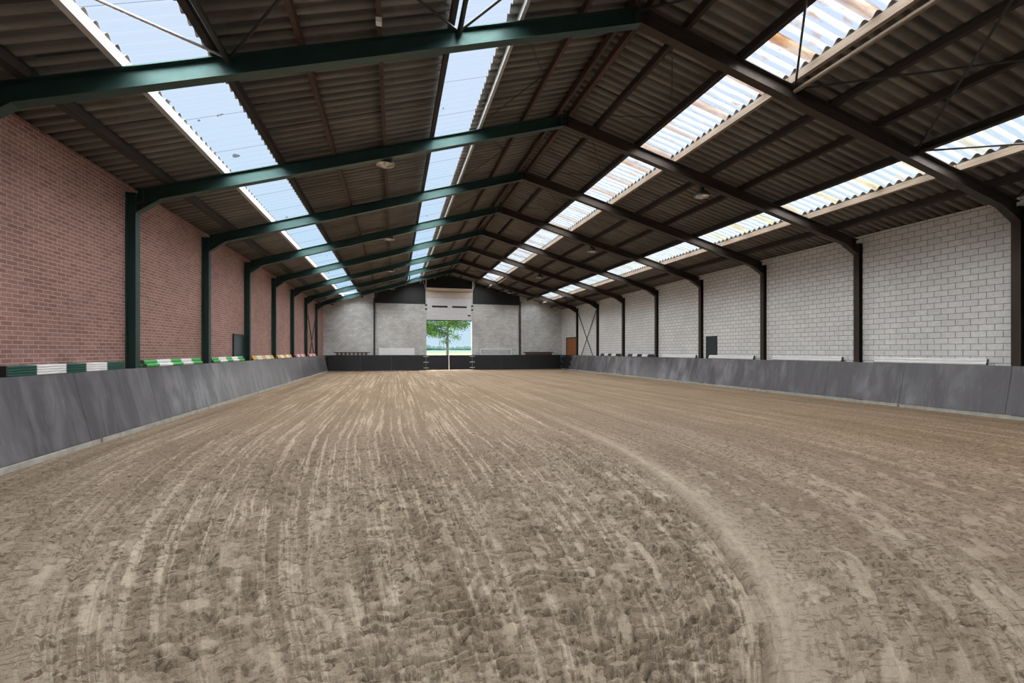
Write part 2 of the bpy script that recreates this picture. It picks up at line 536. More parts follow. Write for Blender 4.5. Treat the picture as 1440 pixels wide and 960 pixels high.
def make_floor():
    xs = np.concatenate([np.arange(-5.66, 5.6, .0105), np.arange(5.6, 15.08, .0175)])
    ys = [YB + .05]
    while ys[-1] < 1.2:
        ys.append(ys[-1] + .35)
    while ys[-1] < YE - .02:
        ys.append(ys[-1] + max(.009, .0045 * ys[-1]))
    ys = np.array(ys)
    X, Y = np.meshgrid(xs, ys)
    u, v, w = track_coords(X, Y)
    wu = u + .10 * (fbm(X * 1.7, Y * 1.7, 3) - .5)
    wv = v + .10 * (fbm(X * 2.3, Y * 2.3, 5) - .5)
    near = 1 - sstep(6., 13., Y)
    inn = 1 - sstep(3.45, 3.62, np.abs(u))
    right_out = sstep(3.6, 3.7, u)
    # combed lines along the track
    ln = fbm(wu * 5.5, wv * .16, 11, 3)
    ln2 = fbm(wu * 15., wv * .35, 12, 2)
    H = .036 * (ln - .5) + .020 * (ln2 - .5)
    # shingled scarps lying across the track: a cracked gap, a short steep front, a long gentle back
    treadness = near * (.62 + .38 * inn) * (.55 + .45 * sstep(.36, .56, fbm(wu * 1.6, wv * .6, 25, 2)))
    yc = Y + .14 * np.sqrt((X - .3) ** 2 + .3) + .05 * (fbm(X * 1.9, Y * 1.9, 26, 2) - .5)
    for (fq, w1, f1, am, dp, nw, fx, sd_) in ((7.5, 1.3, 1.7, .024, .048, .085, 3.6, 21), (12., 1.5, 2.6, .018, .042, .12, 5.5, 121), (19., 1.6, 4., .010, .030, .17, 9., 221)):
        ph = yc * fq + w1 * (fbm(X * f1, Y * f1, sd_, 2) * 2 - 1) + .8 * (fbm(X * f1 * 4., Y * f1 * 2., sd_ + 1, 2) * 2 - 1)
        cell = np.round(ph)
        fr = ph - np.floor(ph)
        saw = np.where(fr < .15, fr / .15, (1 - fr) / .85)
        notch = np.exp(-(np.minimum(fr, 1 - fr) / nw) ** 2)
        msk = sstep(.50, .57, vnoise(X * fx + .37 * cell, cell * .73 + 40, sd_ + 2) * .8 + .2 * fbm(X * 2.3, Y * 2.3, sd_ + 3, 2))
        H = H + (am * (saw - .5) - dp * notch) * msk * treadness
    # chevron lugs of the tractor tyre
    for uc, hw in ((-1.5, .28), (.55, .30), (1.75, .27), (2.75, .24)):
        q = (u - uc + .05 * np.sin(v * 1.3)) / hw
        c2 = wv * 8.2 + 1.25 * np.abs(q)
        lug = sstep(.18, .30, c2 - np.floor(c2)) - sstep(.62, .70, c2 - np.floor(c2))
        band = (1 - sstep(.85, 1.05, np.abs(q))) * near * inn * sstep(.42, .58, fbm(u * 1.3, v * .7, 31, 2))
        H = H + .022 * (lug - .4) * band
    # crumbs and clods
    cl = vnoise(X * 26., Y * 26., 41) * .6 + vnoise(X * 11., Y * 11., 42) * .4
    H = H + (.010 + .012 * inn * near) * (cl - .5)
    # edges of the U turn: raised smooth berm with a groove beside it
    rough_edge = .05 * (fbm(X * 3., Y * 3., 51, 3) - .5)
    du = u - 3.62 + rough_edge
    H = H + near * (.018 * np.exp(-((du - .16) / .13) ** 2) - .045 * np.exp(-(du / .03) ** 2))
    for a in (.62, 1.05, 1.6):
        H = H - near * .016 * np.exp(-((du - a) / .022) ** 2) * sstep(.42, .6, fbm(wu * 2, wv * 2.2, 52, 2))
    dl = u + 3.55 + rough_edge
    for a in (0., .11):
        H = H - near * .020 * np.exp(-((dl - a) / .022) ** 2)
    # smooth dry crust patches: where the drag pressed the surface flat
    berm = np.exp(-((du - .20) / .16) ** 2) * near
    pat = sstep(.62, .68, fbm(wu * 7.5, wv * 4.5, 61, 3)) * (1 - sstep(4., 8., Y))
    flat = np.clip(berm * .7 + pat * .75, 0, .85)
    H = H * (1 - flat) + flat * (.006 + .012 * berm)
    calm = 1 - .35 * right_out
    H = H * calm
    H = H * sstep(0., .25, np.minimum(X - WL, WR - X) - .45) * .92
    H = np.where(Y < 1.2, 0, H)
    H = H + .012 * (fbm(X * .5, Y * .5, 71, 2) - .5) * sstep(.5, 1.2, np.minimum(X - WL, WR - X))
    crust = np.clip(flat, 0, 1)
    ny, nx = X.shape
    co = np.stack([X, Y, H], -1).reshape(-1, 3).astype(np.float32)
    i = np.arange(ny - 1)[:, None] * nx + np.arange(nx - 1)[None]
    quads = np.stack([i, i + 1, i + nx + 1, i + nx], -1).reshape(-1, 4)
    me = bpy.data.meshes.new('floor')
    nf = len(quads)
    me.vertices.add(len(co))
    me.vertices.foreach_set('co', co.ravel())
    me.loops.add(nf * 4)
    me.loops.foreach_set('vertex_index', quads.ravel().astype(np.int32))
    me.polygons.add(nf)
    me.polygons.foreach_set('loop_start', (np.arange(nf) * 4).astype(np.int32))
    me.polygons.foreach_set('loop_total', np.full(nf, 4, np.int32))
    me.update(calc_edges=True)
    me.polygons.foreach_set('use_smooth', np.ones(nf, bool))
    uvl = me.uv_layers.new(name='track')
    UV = np.stack([u, v], -1).reshape(-1, 2)[quads.ravel()].astype(np.float32)
    uvl.data.foreach_set('uv', UV.ravel())
    at = me.attributes.new('crust', 'FLOAT', 'POINT')
    at.data.foreach_set('value', crust.ravel().astype(np.float32))
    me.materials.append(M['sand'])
    o = bpy.data.objects.new('floor', me)
    COL.objects.link(o)
    return struct(o, 'raked brown sand arena floor with curved tractor tracks')


make_floor()

# ------------------------------------------------------------------ walls
CLX0, CLX1 = WL + .003, -5.476
CRX0, CRX1 = 14.945, WR + .205
b = MB()
b.box(WL - .25, WL, YB, YE, 0, sheet(WL) + .005)
struct(b.build('wall_left', M['red_brick']), 'long red brick side wall')

b = MB()
ed = [YB] + [y for f in [-.41, 3.59] + FRAMES for y in (f - .012, f + .192)] + [YE]
for k in range(0, len(ed), 2):
    b.box(WR, WR + .22, ed[k], ed[k + 1], 0, sheet(WR) + .005)
for f in [-.41, 3.59] + FRAMES:
    b.box(WR, WR + .22, f - .012, f + .192, soffit(CRX1) + RD - .012, sheet(WR) + .005)
b.box(WR + .22, WR + .3, YB, YE, 0, sheet(WR) + .005)
struct(b.build('wall_right', M['white_block']), 'long whitewashed block side wall')

PX1, PX2 = -1.65, 11.02
DX0, DX1 = 2.60, 6.64
b = MB()
T = .2


def roofcap(x):
    return sheet(x) + .012


b.prism_y([(WL, 0), (PX1, 0), (PX1, roofcap(PX1)), (WL, roofcap(WL))], YE, YE + T)
b.prism_y([(PX1, 0), (DX0, 0), (DX0, 5.68), (PX1, 5.68)], YE, YE + T)
b.prism_y([(DX1, 0), (PX2, 0), (PX2, 5.80), (DX1, 5.80)], YE, YE + T)
b.prism_y([(PX2, 0), (WR, 0), (WR, roofcap(WR)), (PX2, roofcap(PX2))], YE, YE + T)
struct(b.build('wall_end', M['end_block']), 'far end wall of pale grey blocks')

b = MB()
b.prism_y([(PX1, 5.68), (DX0, 5.68), (DX0, 5.9), (DX1, 5.9), (DX1, 5.8), (PX2, 5.8), (PX2, roofcap(PX2)), (AX, roofcap(AX)), (PX1, roofcap(PX1))], YE + .02, YE + T)
for k in range(1, 32):
    xk = PX1 + (PX2 - PX1) * k / 32
    z0 = 5.9 if DX0 - .1 < xk < DX1 + .1 else (5.69 if xk < DX0 else 5.81)
    b.box(xk - .012, xk + .012, YE + .008, YE + .03, z0, roofcap(xk) - .06)
struct(b.build('wall_gable', M['dark_board']), 'black boarded gable above the block wall')

b = MB()
b.prism_y([(WL, 0), (WR, 0), (WR, roofcap(WR)), (AX, roofcap(AX)), (WL, roofcap(WL))], YB - T, YB)
struct(b.build('wall_rear', M['end_block']))

# ------------------------------------------------------------------ roof sheets and roof lights
PITCH, AMP = .235, .046


def corrugated(mb, x0, x1, y0, y1, dz=0., thick=False):
    nw = max(1, int(round((y1 - y0) / PITCH * 8)))
    ys = [y0 + (y1 - y0) * k / nw for k in range(nw + 1)]
    for (a, c) in ([(x0, x1)] if (x0 - AX) * (x1 - AX) >= 0 else [(x0, AX), (AX, x1)]):
        n0 = len(mb.v)
        for y in ys:
            z = AMP * (1 + math.cos(2 * PI * y / PITCH)) + dz
            mb.v.append((a, y, sheet(a) + z))
            mb.v.append((c, y, sheet(c) + z))
        for k in range(nw):
            q = n0 + 2 * k
            mb.f.append((q, q + 1, q + 3, q + 2))
            mb.m.append(0)


# x ranges of the glazed strips
SKY = [(-3.78, -2.56), (.93, 2.13), (6.83, 8.04), (11.76, 12.93)]
OV = .14            # how far the fibre sheets lap under the glazing
# x lines of the purlins (left edge, right edge)
PUR = [(-4.95, -4.84), (-3.82, -3.745), (-2.64, -2.55), (-1.45, -1.38), (-.27, -.20), (.88, .975), (2.12, 2.19), (3.31, 3.39), (4.28, 4.37),
       (4.63, 4.72), (5.45, 5.53), (6.75, 6.84), (7.98, 8.05), (9.12, 9.20), (10.32, 10.40), (11.68, 11.77), (12.885, 12.955), (13.93, 14.05)]

b = MB()
ex = [WL - .3, SKY[0][0] + .02, SKY[0][1] - OV - .06, SKY[1][0] + .06, SKY[1][1] - OV - .05, SKY[2][0] + .10, SKY[2][1] - .06, SKY[3][0] + .10, SKY[3][1] - .06, WR + .35]
ex[3] = SKY[1][0] + .05
for k in range(0, len(ex), 2):
    corrugated(b, ex[k], ex[k + 1], YB - .2, YE + .25)
for x0, x1 in SKY:
    corrugated(b, x0 - .2, x1 + .2, 38.3, YE + .25, .010)
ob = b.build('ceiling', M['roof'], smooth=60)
sol = ob.modifiers.new('sheet', 'SOLIDIFY')
sol.thickness = .008
sol.offset = 0
struct(ob, 'dark corrugated fibre cement roof sheeting')

b = MB()
for side in (-1, 1):
    b.beam((AX - .16 if side < 0 else AX + .16, YB - .2, sheet(AX) - .02 + .07), (AX - .16 if side < 0 else AX + .16, YE + .25, sheet(AX) - .02 + .07), .40, .012,
           up=(-ML if side < 0 else MR, 0, 1))
struct(b.build('trim_ridge', M['roof']))

bays = [(YB, 3.68)] + [(3.68, 7.68)] + [(f + .09, f + 4.09) for f in FRAMES[:-1]] + [(FRAMES[-1] + .09, YE)]
wn = 0
STR = ['outer left', 'inner left', 'inner right', 'outer right']
for bi, (y0, y1) in enumerate(bays[:-1] + [(bays[-1][0], 38.33)]):
    for si, (x0, x1) in enumerate(SKY):
        wn += 1
        b = MB()
        corrugated(b, x0 - .03, x1 + .03, y0, y1, .012)
        o = b.build('window_%d' % wn, M['pane_left' if si < 2 else 'pane_right'], smooth=60)
        struct(o, None if bi == 0 else '%s roof light strip, %s bay from the front' % (STR[si], ORD[bi - 1]))

# ------------------------------------------------------------------ portal frames
FW, TF, TW = .18, .016, .012


def slope_pts(x, dz):
    return (x, soffit(x) + dz)


def i_rafter(x0, x1, y):
    """tapered end cut vertically; flanges follow the slope"""
    b = MB()
    z0, z1 = soffit(x0), soffit(x1)
    for lo, hi, ya, yb in ((0, TF, y, y + FW), (RD - TF, RD, y, y + FW), (TF, RD - TF, y + FW / 2 - TW / 2, y + FW / 2 + TW / 2)):
        b.hexa([(x0, ya, z0 + lo), (x1, ya, z1 + lo), (x1, yb, z1 + lo), (x0, yb, z0 + lo),
                (x0, ya, z0 + hi), (x1, ya, z1 + hi), (x1, yb, z1 + hi), (x0, yb, z0 + hi)])
    for xs_ in [x0 + (x1 - x0) * t for t in (.012, .988)]:
        zs = soffit(xs_)
        b.box(xs_ - .008, xs_ + .008, y + .01, y + FW - .01, zs + .02, zs + RD - .02)
    return b


def i_column(xa, xb, y, ztop):
    b = MB()
    b.box(xa, xa + TF, y, y + FW, 0, ztop)
    b.box(xb - TF, xb, y, y + FW, 0, ztop)
    b.box(xa + TF, xb - TF, y + FW / 2 - TW / 2, y + FW / 2 + TW / 2, 0, ztop)
    b.box(xa + TF, xb - TF, y + .01, y + FW - .01, ztop - .02, ztop)
    return b




def haunch(side, y):
    b = MB()
    yc = y + FW / 2
    if side < 0:
        xa, za, xb = CLX1, 4.71, -5.03
        poly = [(xa, za), (xb, soffit(xb)), (xa, soffit(xa))]
    else:
        xa, za, xb = CRX0, 4.90, 14.40
        poly = [(xa, za), (xa, soffit(xa)), (xb, soffit(xb))]
    b.prism_y(poly, yc - TW / 2, yc + TW / 2)
    b.beam((xa, yc, za), (xb, yc, soffit(xb)), FW, TF)
    return b


frame_label = ['nearest to the camera'] + ['%s from the camera' % ORD[k] for k in range(1, 8)]
for i, y in enumerate(FRAMES):
    t = empty('portal_frame', (AX, y, 0), 'dark green steel portal frame spanning the hall, %s' % frame_label[i], 'frame', 'steel portal frames')
    zl, zr = soffit(CLX1) + RD - .03, soffit(CRX1) + RD - .03
    i_column(CLX0, CLX1, y, soffit(CLX0) + RD - .02).build('column', M['steel_green'], t)['label'] = 'green steel column'
    i_column(CRX0, CRX1, y, soffit(CRX1) + RD - .02).build('column', M['steel_dusty'], t)['label'] = 'brownish steel column'
    i_rafter(CLX1, AX, y).build('rafter', M['steel_green'], t)['label'] = 'green left rafter'
    i_rafter(AX, CRX0, y).build('rafter', M['steel_dusty'], t)['label'] = 'dusty brown right rafter'
    haunch(-1, y).build('haunch', M['steel_green'], t)
    haunch(1, y).build('haunch', M['steel_dusty'], t)

# the frame over the camera, above the picture
b = MB()
for q in (i_rafter(CLX1, AX, 3.59), i_rafter(AX, CRX0, 3.59)):
    n0 = len(b.v)
    b.v += q.v
    b.f += [tuple(n0 + k for k in f) for f in q.f]
    b.m += q.m
struct(b.build('trim_frame', M['steel_green']))

# ------------------------------------------------------------------ purlins
PNAME = ['dark timber purlin nearest the brick wall', 'lit pale timber purlin on lower edge of outer left rooflight', 'dark purlin on upper edge of outer left rooflight',
         'lower brown purlin between the left rooflights', 'upper brown purlin between the left rooflights', 'dark purlin on lower edge of inner left rooflight',
         'lit pale purlin on upper edge of inner left rooflight', 'brown purlin between inner left rooflight and ridge', 'left one of the two ridge purlins',
         'right one of the two ridge purlins', 'dark purlin between ridge and inner right rooflight', 'dark purlin on upper edge of inner right rooflight',
         'lit pale purlin on lower edge of inner right rooflight', 'upper dark purlin between the right rooflights', 'lower dark purlin between the right rooflights',
         'dark purlin on upper edge of outer right rooflight', 'lit pale purlin on lower edge of outer right rooflight', 'dark timber purlin nearest the white block wall']
PALE = {1: 'timber_lit_white', 6: 'timber_lit_white', 12: 'lit_beige', 16: 'lit_beige', 0: 'timber_dark', 2: 'timber_dark', 5: 'timber_dark', 10: 'timber_dark', 11: 'timber_dark', 13: 'timber_dark', 14: 'timber_dark', 15: 'timber_dark', 17: 'timber_dark'}  # white and beige ones carry rooflight glow in their colour
TH, FPX = .2549, 633.26


def in_frame(x, y, z, mg=120):
    d = y * math.cos(TH) + x * math.sin(TH)
    if d < .3:
        return False
    px = 720 + FPX * (x * math.cos(TH) - y * math.sin(TH)) / d
    py = 492.78 - FPX * (z - 1.687) / d
    return -mg < px < 1440 + mg and -mg < py < 960 + mg


for bi, (y0, y1) in enumerate(bays[1:]):
    for k, (xa, xb) in enumerate(PUR):
        xm = (xa + xb) / 2
        if not any(in_frame(xm, y0 + (y1 - y0) * s / 8, soffit(xm) + .4) for s in range(9)):
            continue
        z = soffit(xm) + RD
        b = MB()
        lo = min(soffit(xa), soffit(xb)) + RD + .004
        hi0, hi1 = sheet(xa) - .004, sheet(xb) - .004
        la, lb = soffit(xa) + RD + .003, soffit(xb) + RD + .003
        ya, yb = y0 + .006, y1 - .006
        b.hexa([(xa, ya, la), (xb, ya, lb), (xb, yb, lb), (xa, yb, la), (xa, ya, hi0), (xb, ya, hi1), (xb, yb, hi1), (xa, yb, hi0)])
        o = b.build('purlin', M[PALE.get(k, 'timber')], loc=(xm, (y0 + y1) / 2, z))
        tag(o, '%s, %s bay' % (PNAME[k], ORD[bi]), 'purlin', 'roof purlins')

# ------------------------------------------------------------------ wind bracing in the first and last roof bays, sag rods
NODE = [-5.3, -2.42, 1.06, AX, 8.12, 11.55, 14.75]


def rod(p0, p1, r, name, label, cat, group, mat='steel_dark'):
    b = MB()
    b.tube(p0, p1, r, n=8)
    c = (Vector(p0) + Vector(p1)) / 2
    o = b.build(name, M[mat], loc=tuple(c), smooth=50)
    return tag(o, label, cat, group)


for (ya, yb, where) in ((3.68, 7.64, 'nearest'), (FRAMES[-2] + .14, FRAMES[-1] + .04, 'farthest glazed')):
    for k in range(6):
        xa, xb = NODE[k], NODE[k + 1]
        for (p, q, dirn) in ((xa, xb, 'rightward'), (xb, xa, 'leftward')):
            za, zb = soffit(p) + RD * .86, soffit(q) + RD * .86
            if not any(in_frame(p + (q - p) * s / 8, ya + (yb - ya) * s / 8, za + (zb - za) * s / 8, 0) for s in range(9)):
                continue
            o = rod((p, ya, za), (q, yb, zb), .022, 'brace_rod',
                    'diagonal steel brace rod running %s in %s roof bay, %s panel from left' % (dirn, where, ORD[k]), 'brace', 'roof brace rods', 'galv' if k == 0 else 'steel_dark')
    for k in (1, 2, 4, 5):
        x = NODE[k]
        z = soffit(x) + RD * .72
        if where == 'nearest' and not any(in_frame(x, ya + (yb - ya) * s / 8, z, 0) for s in range(9)):
            continue
        if k == 4:
            nm = 'beside the inner right rooflight'
        else:
            nm = {1: 'beside the outer left rooflight', 2: 'beside the inner left rooflight', 5: 'beside the outer right rooflight'}[k]
        rod((x, ya, z), (x, yb, z), .045, 'strut', 'straight steel strut %s in the %s roof bay' % (nm, where), 'strut', 'roof struts',
            'lit_beige' if k == 4 else 'steel_dark')  # inner right strut coloured pale for the light falling on the pipe

for bi in (1, 2, 3):
    y0, y1 = bays[bi + 1]
    ym = (y0 + y1) / 2
    for (xa, xb, ya, yb, nm) in ((2.3, 3.27, y0 + .3, ym, 'nearer left'), (2.3, 3.27, y1 - .3, ym, 'farther left'),
                                 (5.56, 6.7, y0 + .5, ym + .2, 'nearer right'), (5.56, 6.7, y1 - .6, ym + .6, 'farther right')):
        rod((xa, ya, sheet(xa) - .05), (xb, yb, sheet(xb) - .05), .011, 'tie_rod',
            'thin dark tie rod under the sheets near ridge, %s one, %s bay' % (nm, ORD[bi]), 'tie rod', 'thin tie rods')

# wall cross bracing, seventh bay
for side in (-1, 1):
    x = -5.56 if side < 0 else 15.02
    nm = 'left brick' if side < 0 else 'right block'
    y0, y1 = FRAMES[6] + FW, FRAMES[7]
    zt = 4.75 if side < 0 else 4.92
    zb = .25
    rod((x - .015, y0, zt), (x - .015, y1, zb), .030, 'cross_brace', 'dark steel cross brace on the %s wall, falling away from camera' % nm, 'brace', 'wall cross braces')
    rod((x + .03, y1, zt), (x + .03, y0, zb), .030, 'cross_brace', 'dark steel cross brace on the %s wall, rising away from camera' % nm, 'brace', 'wall cross braces')

# small white boxes clipped under the purlins
for (x, y, nm) in ((-1.415, 7.80, 'lower purlin between the left rooflights, first bay'), (-.235, 7.2, 'upper purlin between the left rooflights, nearest bay')):
    z = soffit(x) + RD
    b = MB()
    b.box(x - .045, x + .045, y - .05, y + .05, z - .075, z, 0, .01)
    o = b.build('junction_box', M['white_paint'], loc=(x, y, z))
    tag(o, 'small white box fixed under the %s' % nm, 'box', 'white boxes under the roof')

# ------------------------------------------------------------------ lamps
ldesc = ['nearest', 'second', 'third', 'farthest']
for side in (-1, 1):
    for k in range(4):
        x = -.235 if side < 0 else 9.16
        y = 11.95 + 8 * k if k < 3 else 35.95
        zb = soffit(x) + RD + .003
        zc = 6.42
        t = empty('high_bay_lamp', (x, y, zc), '%s of the four round ceiling lamps in the %s row, clear reflector bowl' % (ldesc[k], 'left' if side < 0 else 'right'), 'lamp', 'hanging hall lamps')
        R = .24
        b = MB()
        b.lathe((x, y, zc), [(R, 0), (R * .99, .05), (R * .85, .11), (R * .55, .17), (R * .34, .19), (R * .30, .30), (.02, .305)], 28)
        b.lathe((x, y, zc), [(R, 0), (R - .012, .0), (R - .014, .03)], 28)
        b.build('housing', M['lamp_shell'], t, smooth=40)
        b = MB()
        b.lathe((x, y, zc), [(R - .014, .005), (R * .93, .05), (R * .80, .10), (R * .50, .155), (R * .05, .165)], 28)
        b.build('reflector', M['reflector'], t, smooth=40)
        b = MB()
        b.lathe((x, y, zc), [(R - .015, .008), (R * .7, -.025), (R * .35, -.038), (.005, -.042)], 28)
        b.build('glass_cover', M['lamp_glass'], t, smooth=60)
        b = MB()
        b.lathe((x, y, zc), [(.005, .02), (.04, .03), (.045, .08), (.022, .13), (.02, .16)], 16)
        b.build('bulb', M['white_paint'], t, smooth=60)
        b = MB()
        b.beam((x, y, zc + .30), (x, y, max(zb + .02, zc + .36)), .03, .06, up=(0, 1, 0))
        b.build('bracket', M['steel_dark'], t)

# ------------------------------------------------------------------ kickboards
KZ0, KZ1 = .10, 1.300
TXL, BXL = -5.45, -5.18
TXR, BXR = 14.90, 14.62
YK0, YK1 = 38.76, 38.95
PT = .022


def kick_side(side, y0, y1, name, label, group, mat='kick', hw=False):
    s = 1 if side < 0 else -1     # direction into the arena
    tx, bx = (TXL, BXL) if side < 0 else (TXR, BXR)
    b = MB()
    g = .004
    b.hexa([(bx, y0 + g, KZ0), (bx, y1 - g, KZ0), (bx - s * PT, y1 - g, KZ0), (bx - s * PT, y0 + g, KZ0),
            (tx, y0 + g, KZ1), (tx, y1 - g, KZ1), (tx - s * PT, y1 - g, KZ1), (tx - s * PT, y0 + g, KZ1)])
    o = b.build(name, M[mat], loc=((tx + bx) / 2, (y0 + y1) / 2, .1))
    return tag(o, label, 'kickboard', group)


PW = 2.435
ys = [12.0 + PW * k for k in range(-9, 11)]
ys = [y for y in ys if y < YK1 - .6 and y > -7.5] + [YK1 - .02]
vis = [k for k in range(len(ys) - 1) if in_frame(BXL, ys[k + 1], .3, -5)]
for n, k in enumerate(vis):
    kick_side(-1, ys[k], ys[k + 1], 'kickboard_panel',
              'dark grey leaning kickboard panel under the brick wall, %s from the left picture edge' % ORD[n], 'left kickboard panels')
b = MB()
y0 = ys[0]
b.hexa([(BXL, y0, KZ0), (BXL, ys[vis[0]], KZ0), (BXL - PT, ys[vis[0]], KZ0), (BXL - PT, y0, KZ0), (TXL, y0, KZ1), (TXL, ys[vis[0]], KZ1), (TXL - PT, ys[vis[0]], KZ1), (TXL - PT, y0, KZ1)])
struct(b.build('trim_kickboard_left', M['kick']))
GY = 36.35
ysr = [15.02 + PW * k for k in range(-9, 9)]
ysr = [y for y in ysr if -7.5 < y < GY - .8] + [GY]
visr = [k for k in range(len(ysr) - 1) if in_frame(BXR, ysr[k + 1], .3, -5)]
for n, k in enumerate(visr):
    kick_side(1, ysr[k], ysr[k + 1], 'kickboard_panel',
              'dark leaning kickboard panel under the white block wall, %s from the right picture edge' % ORD[n], 'right kickboard panels')
b = MB()
y1 = ysr[visr[0]]
b.hexa([(BXR, -8, KZ0), (BXR, y1, KZ0), (BXR + PT, y1, KZ0), (BXR + PT, -8, KZ0), (TXR, -8, KZ1), (TXR, y1, KZ1), (TXR + PT, y1, KZ1), (TXR + PT, -8, KZ1)])
struct(b.build('trim_kickboard_right', M['kick']))

# the gate in the right far corner
s = empty('corner_gate', (BXR, (GY + YK1) / 2, .1), 'black kickboard gate in the far right corner before the orange wooden door', 'gate')
b = MB()
b.hexa([(BXR, GY + .02, KZ0), (BXR, YK0 - .03, KZ0), (BXR + PT, YK0 - .03, KZ0), (BXR + PT, GY + .02, KZ0),
        (TXR, GY + .02, KZ1), (TXR, YK1 - .03, KZ1), (TXR + PT, YK1 - .03, KZ1), (TXR + PT, GY + .02, KZ1)])
b.build('gate_board', M['kick_black_shade'], s)
for yy in (GY + .12, YK0 - .2):
    for zz in (.28, .72, 1.18):
        f = (zz - KZ0) / (KZ1 - KZ0)
        xx = BXR + (TXR - BXR) * f
        b = MB()
        b.tube((xx - .035, yy, zz - .02), (xx + .005, yy, zz - .01), .045, n=10)
        b.build('hinge_bolt', M['galv'], s, smooth=40)

# end kickboards
ex = [BXL - .02, -2.72, -.25, DX0 - .03]
ex2 = [DX1 - .09, 9.1, 11.7, BXR + .02]


def kick_end(x0, x1):
    b = MB()
    g = .004
    b.hexa([(x0 + g, YK0, KZ0 - .06), (x1 - g, YK0, KZ0 - .06), (x1 - g, YK0 + PT, KZ0 - .06), (x0 + g, YK0 + PT, KZ0 - .06),
            (x0 + g, YK1, KZ1), (x1 - g, YK1, KZ1), (x1 - g, YK1 + PT, KZ1), (x0 + g, YK1 + PT, KZ1)])
    return b


for n in range(3):
    x0, x1 = ex[n], ex[n + 1]
    if n == 0:
        x0 -= .10
    o = kick_end(x0, x1).build('kickboard_panel', M['kick_black_shade'], loc=((x0 + x1) / 2, YK0, .04))
    tag(o, 'shaded dark kickboard panel below the far wall, left of the gate, %s from the corner' % ORD[n], 'kickboard', 'far end kickboard panels')
    x0, x1 = ex2[n], ex2[n + 1]
    if n == 2:
        x1 += .10
    o = kick_end(x0, x1).build('kickboard_panel', M['kick_black_shade'], loc=((x0 + x1) / 2, YK0, .04))
    tag(o, 'shaded dark kickboard panel below the far wall, right of the gate, %s from the gate' % ORD[n], 'kickboard', 'far end kickboard panels')
gm = 4.52
for n, (x0, x1) in enumerate(((DX0 - .02, gm - .02), (gm + .02, DX1 - .10))):
    t = empty('arena_gate', ((x0 + x1) / 2, YK0, .04), '%s leaf of the black arena gate in front of the open door' % ('left' if n == 0 else 'right'), 'gate', 'gate leaves')
    kick_end(x0, x1).build('gate_board', M['kick_black_shade'], t)
    for zz in (.22, .70, 1.19):
        f = (zz - .04) / (KZ1 - .04)
        yy = YK0 + (YK1 - YK0) * f
        xa = x0 if n == 0 else x1
        b = MB()
        b.box(xa - .22, xa + .22, yy - .035, yy - .022, zz - .03, zz + .03)
        b.build('strap_hinge', M['galv'], t)
    if n == 0:
        b = MB()
        b.hexa([(gm - .035, YK0 - .03, .15), (gm - .015, YK0 - .03, .15), (gm - .015, YK0 - .004, .15), (gm - .035, YK0 - .004, .15),
                (gm - .035, YK1 - .03, 1.33), (gm - .015, YK1 - .03, 1.33), (gm - .015, YK1 - .004, 1.33), (gm - .035, YK1 - .004, 1.33)])
        b.build('latch_bar', M['galv'], t)

# kerbs below the kickboards, open at the supports
n = 0
for side in (-1, 1):
    g0 = 14.71 if side < 0 else 15.02
    cuts = [g0 + 4.87 * k for k in range(-5, 5)]
    cuts = [c for c in cuts if -7.5 < c < 37.5]
    cuts = [-8.0] + cuts + [38.7 if side < 0 else GY + .3]
    for k in range(len(cuts) - 1):
        n += 1
        b = MB()
        if side < 0:
            b.box(BXL - .03, BXL + .01, cuts[k] + .03, cuts[k + 1] - .03, -.02, .088, 0, .008)
        else:
            b.box(BXR - .01, BXR + .03, cuts[k] + .03, cuts[k + 1] - .03, -.02, .088, 0, .008)
        struct(b.build('trim_%d' % n, M['concrete']))
# ledges on top of the kickboards
b = MB()
b.box(WL + .004, TXL - PT - .002, YB + .1, YE - .01, 1.27, 1.296)
struct(b.build('trim_ledge_left', M['kick_black_shade']))
b = MB()
b.box(TXR + PT + .002, WR - .004, YB + .1, YE - .01, 1.27, 1.296)
struct(b.build('trim_ledge_right', M['kick_black_shade']))
b = MB()
b.box(TXL, DX0 - .05, YK1 + .025, YE - .004, 1.27, 1.296)
b.box(DX1 + .05, TXR, YK1 + .025, YE - .004, 1.27, 1.296)
struct(b.build('trim_ledge_end', M['kick_black_shade']))
LZ = 1.2965

# ------------------------------------------------------------------ jump poles
PR = .046


def pole_mesh(length, cols, nm, odd=0):
    """octagonal pole along y in painted bands"""
    b = MB()
    nb = 5
    rings = []
    mi = []
    cuts = [0, .19, .41, .60, .80, 1.] if not odd else [0, .22, .42, .62, .82, 1.]
    for k in range(nb):
        for c in (cuts[k], cuts[k + 1]):
            rings.append([(PR / math.cos(PI / 8) * math.cos(2 * PI * (j + .5) / 8), length * c, PR / math.cos(PI / 8) * math.sin(2 * PI * (j + .5) / 8)) for j in range(8)])
        mi += [0 if k % 2 == 0 else 1, 0 if (k + 1) % 2 == 0 else 1]
    b.loft(rings, mi[:-1], cap=False)
    n0 = len(b.v)
    for q, (r, sgn) in enumerate(((rings[0], 1), (rings[-1], -1))):
        b.face(r, 2)
    o = b.build(nm, cols)
    return o


def place_pole(proto, x, y, z, label, group, first):
    if first:
        o = proto
    else:
        o = proto.copy()
        COL.objects.link(o)
    o.location = (x, y, z)
    return tag(o, label, 'pole', group)


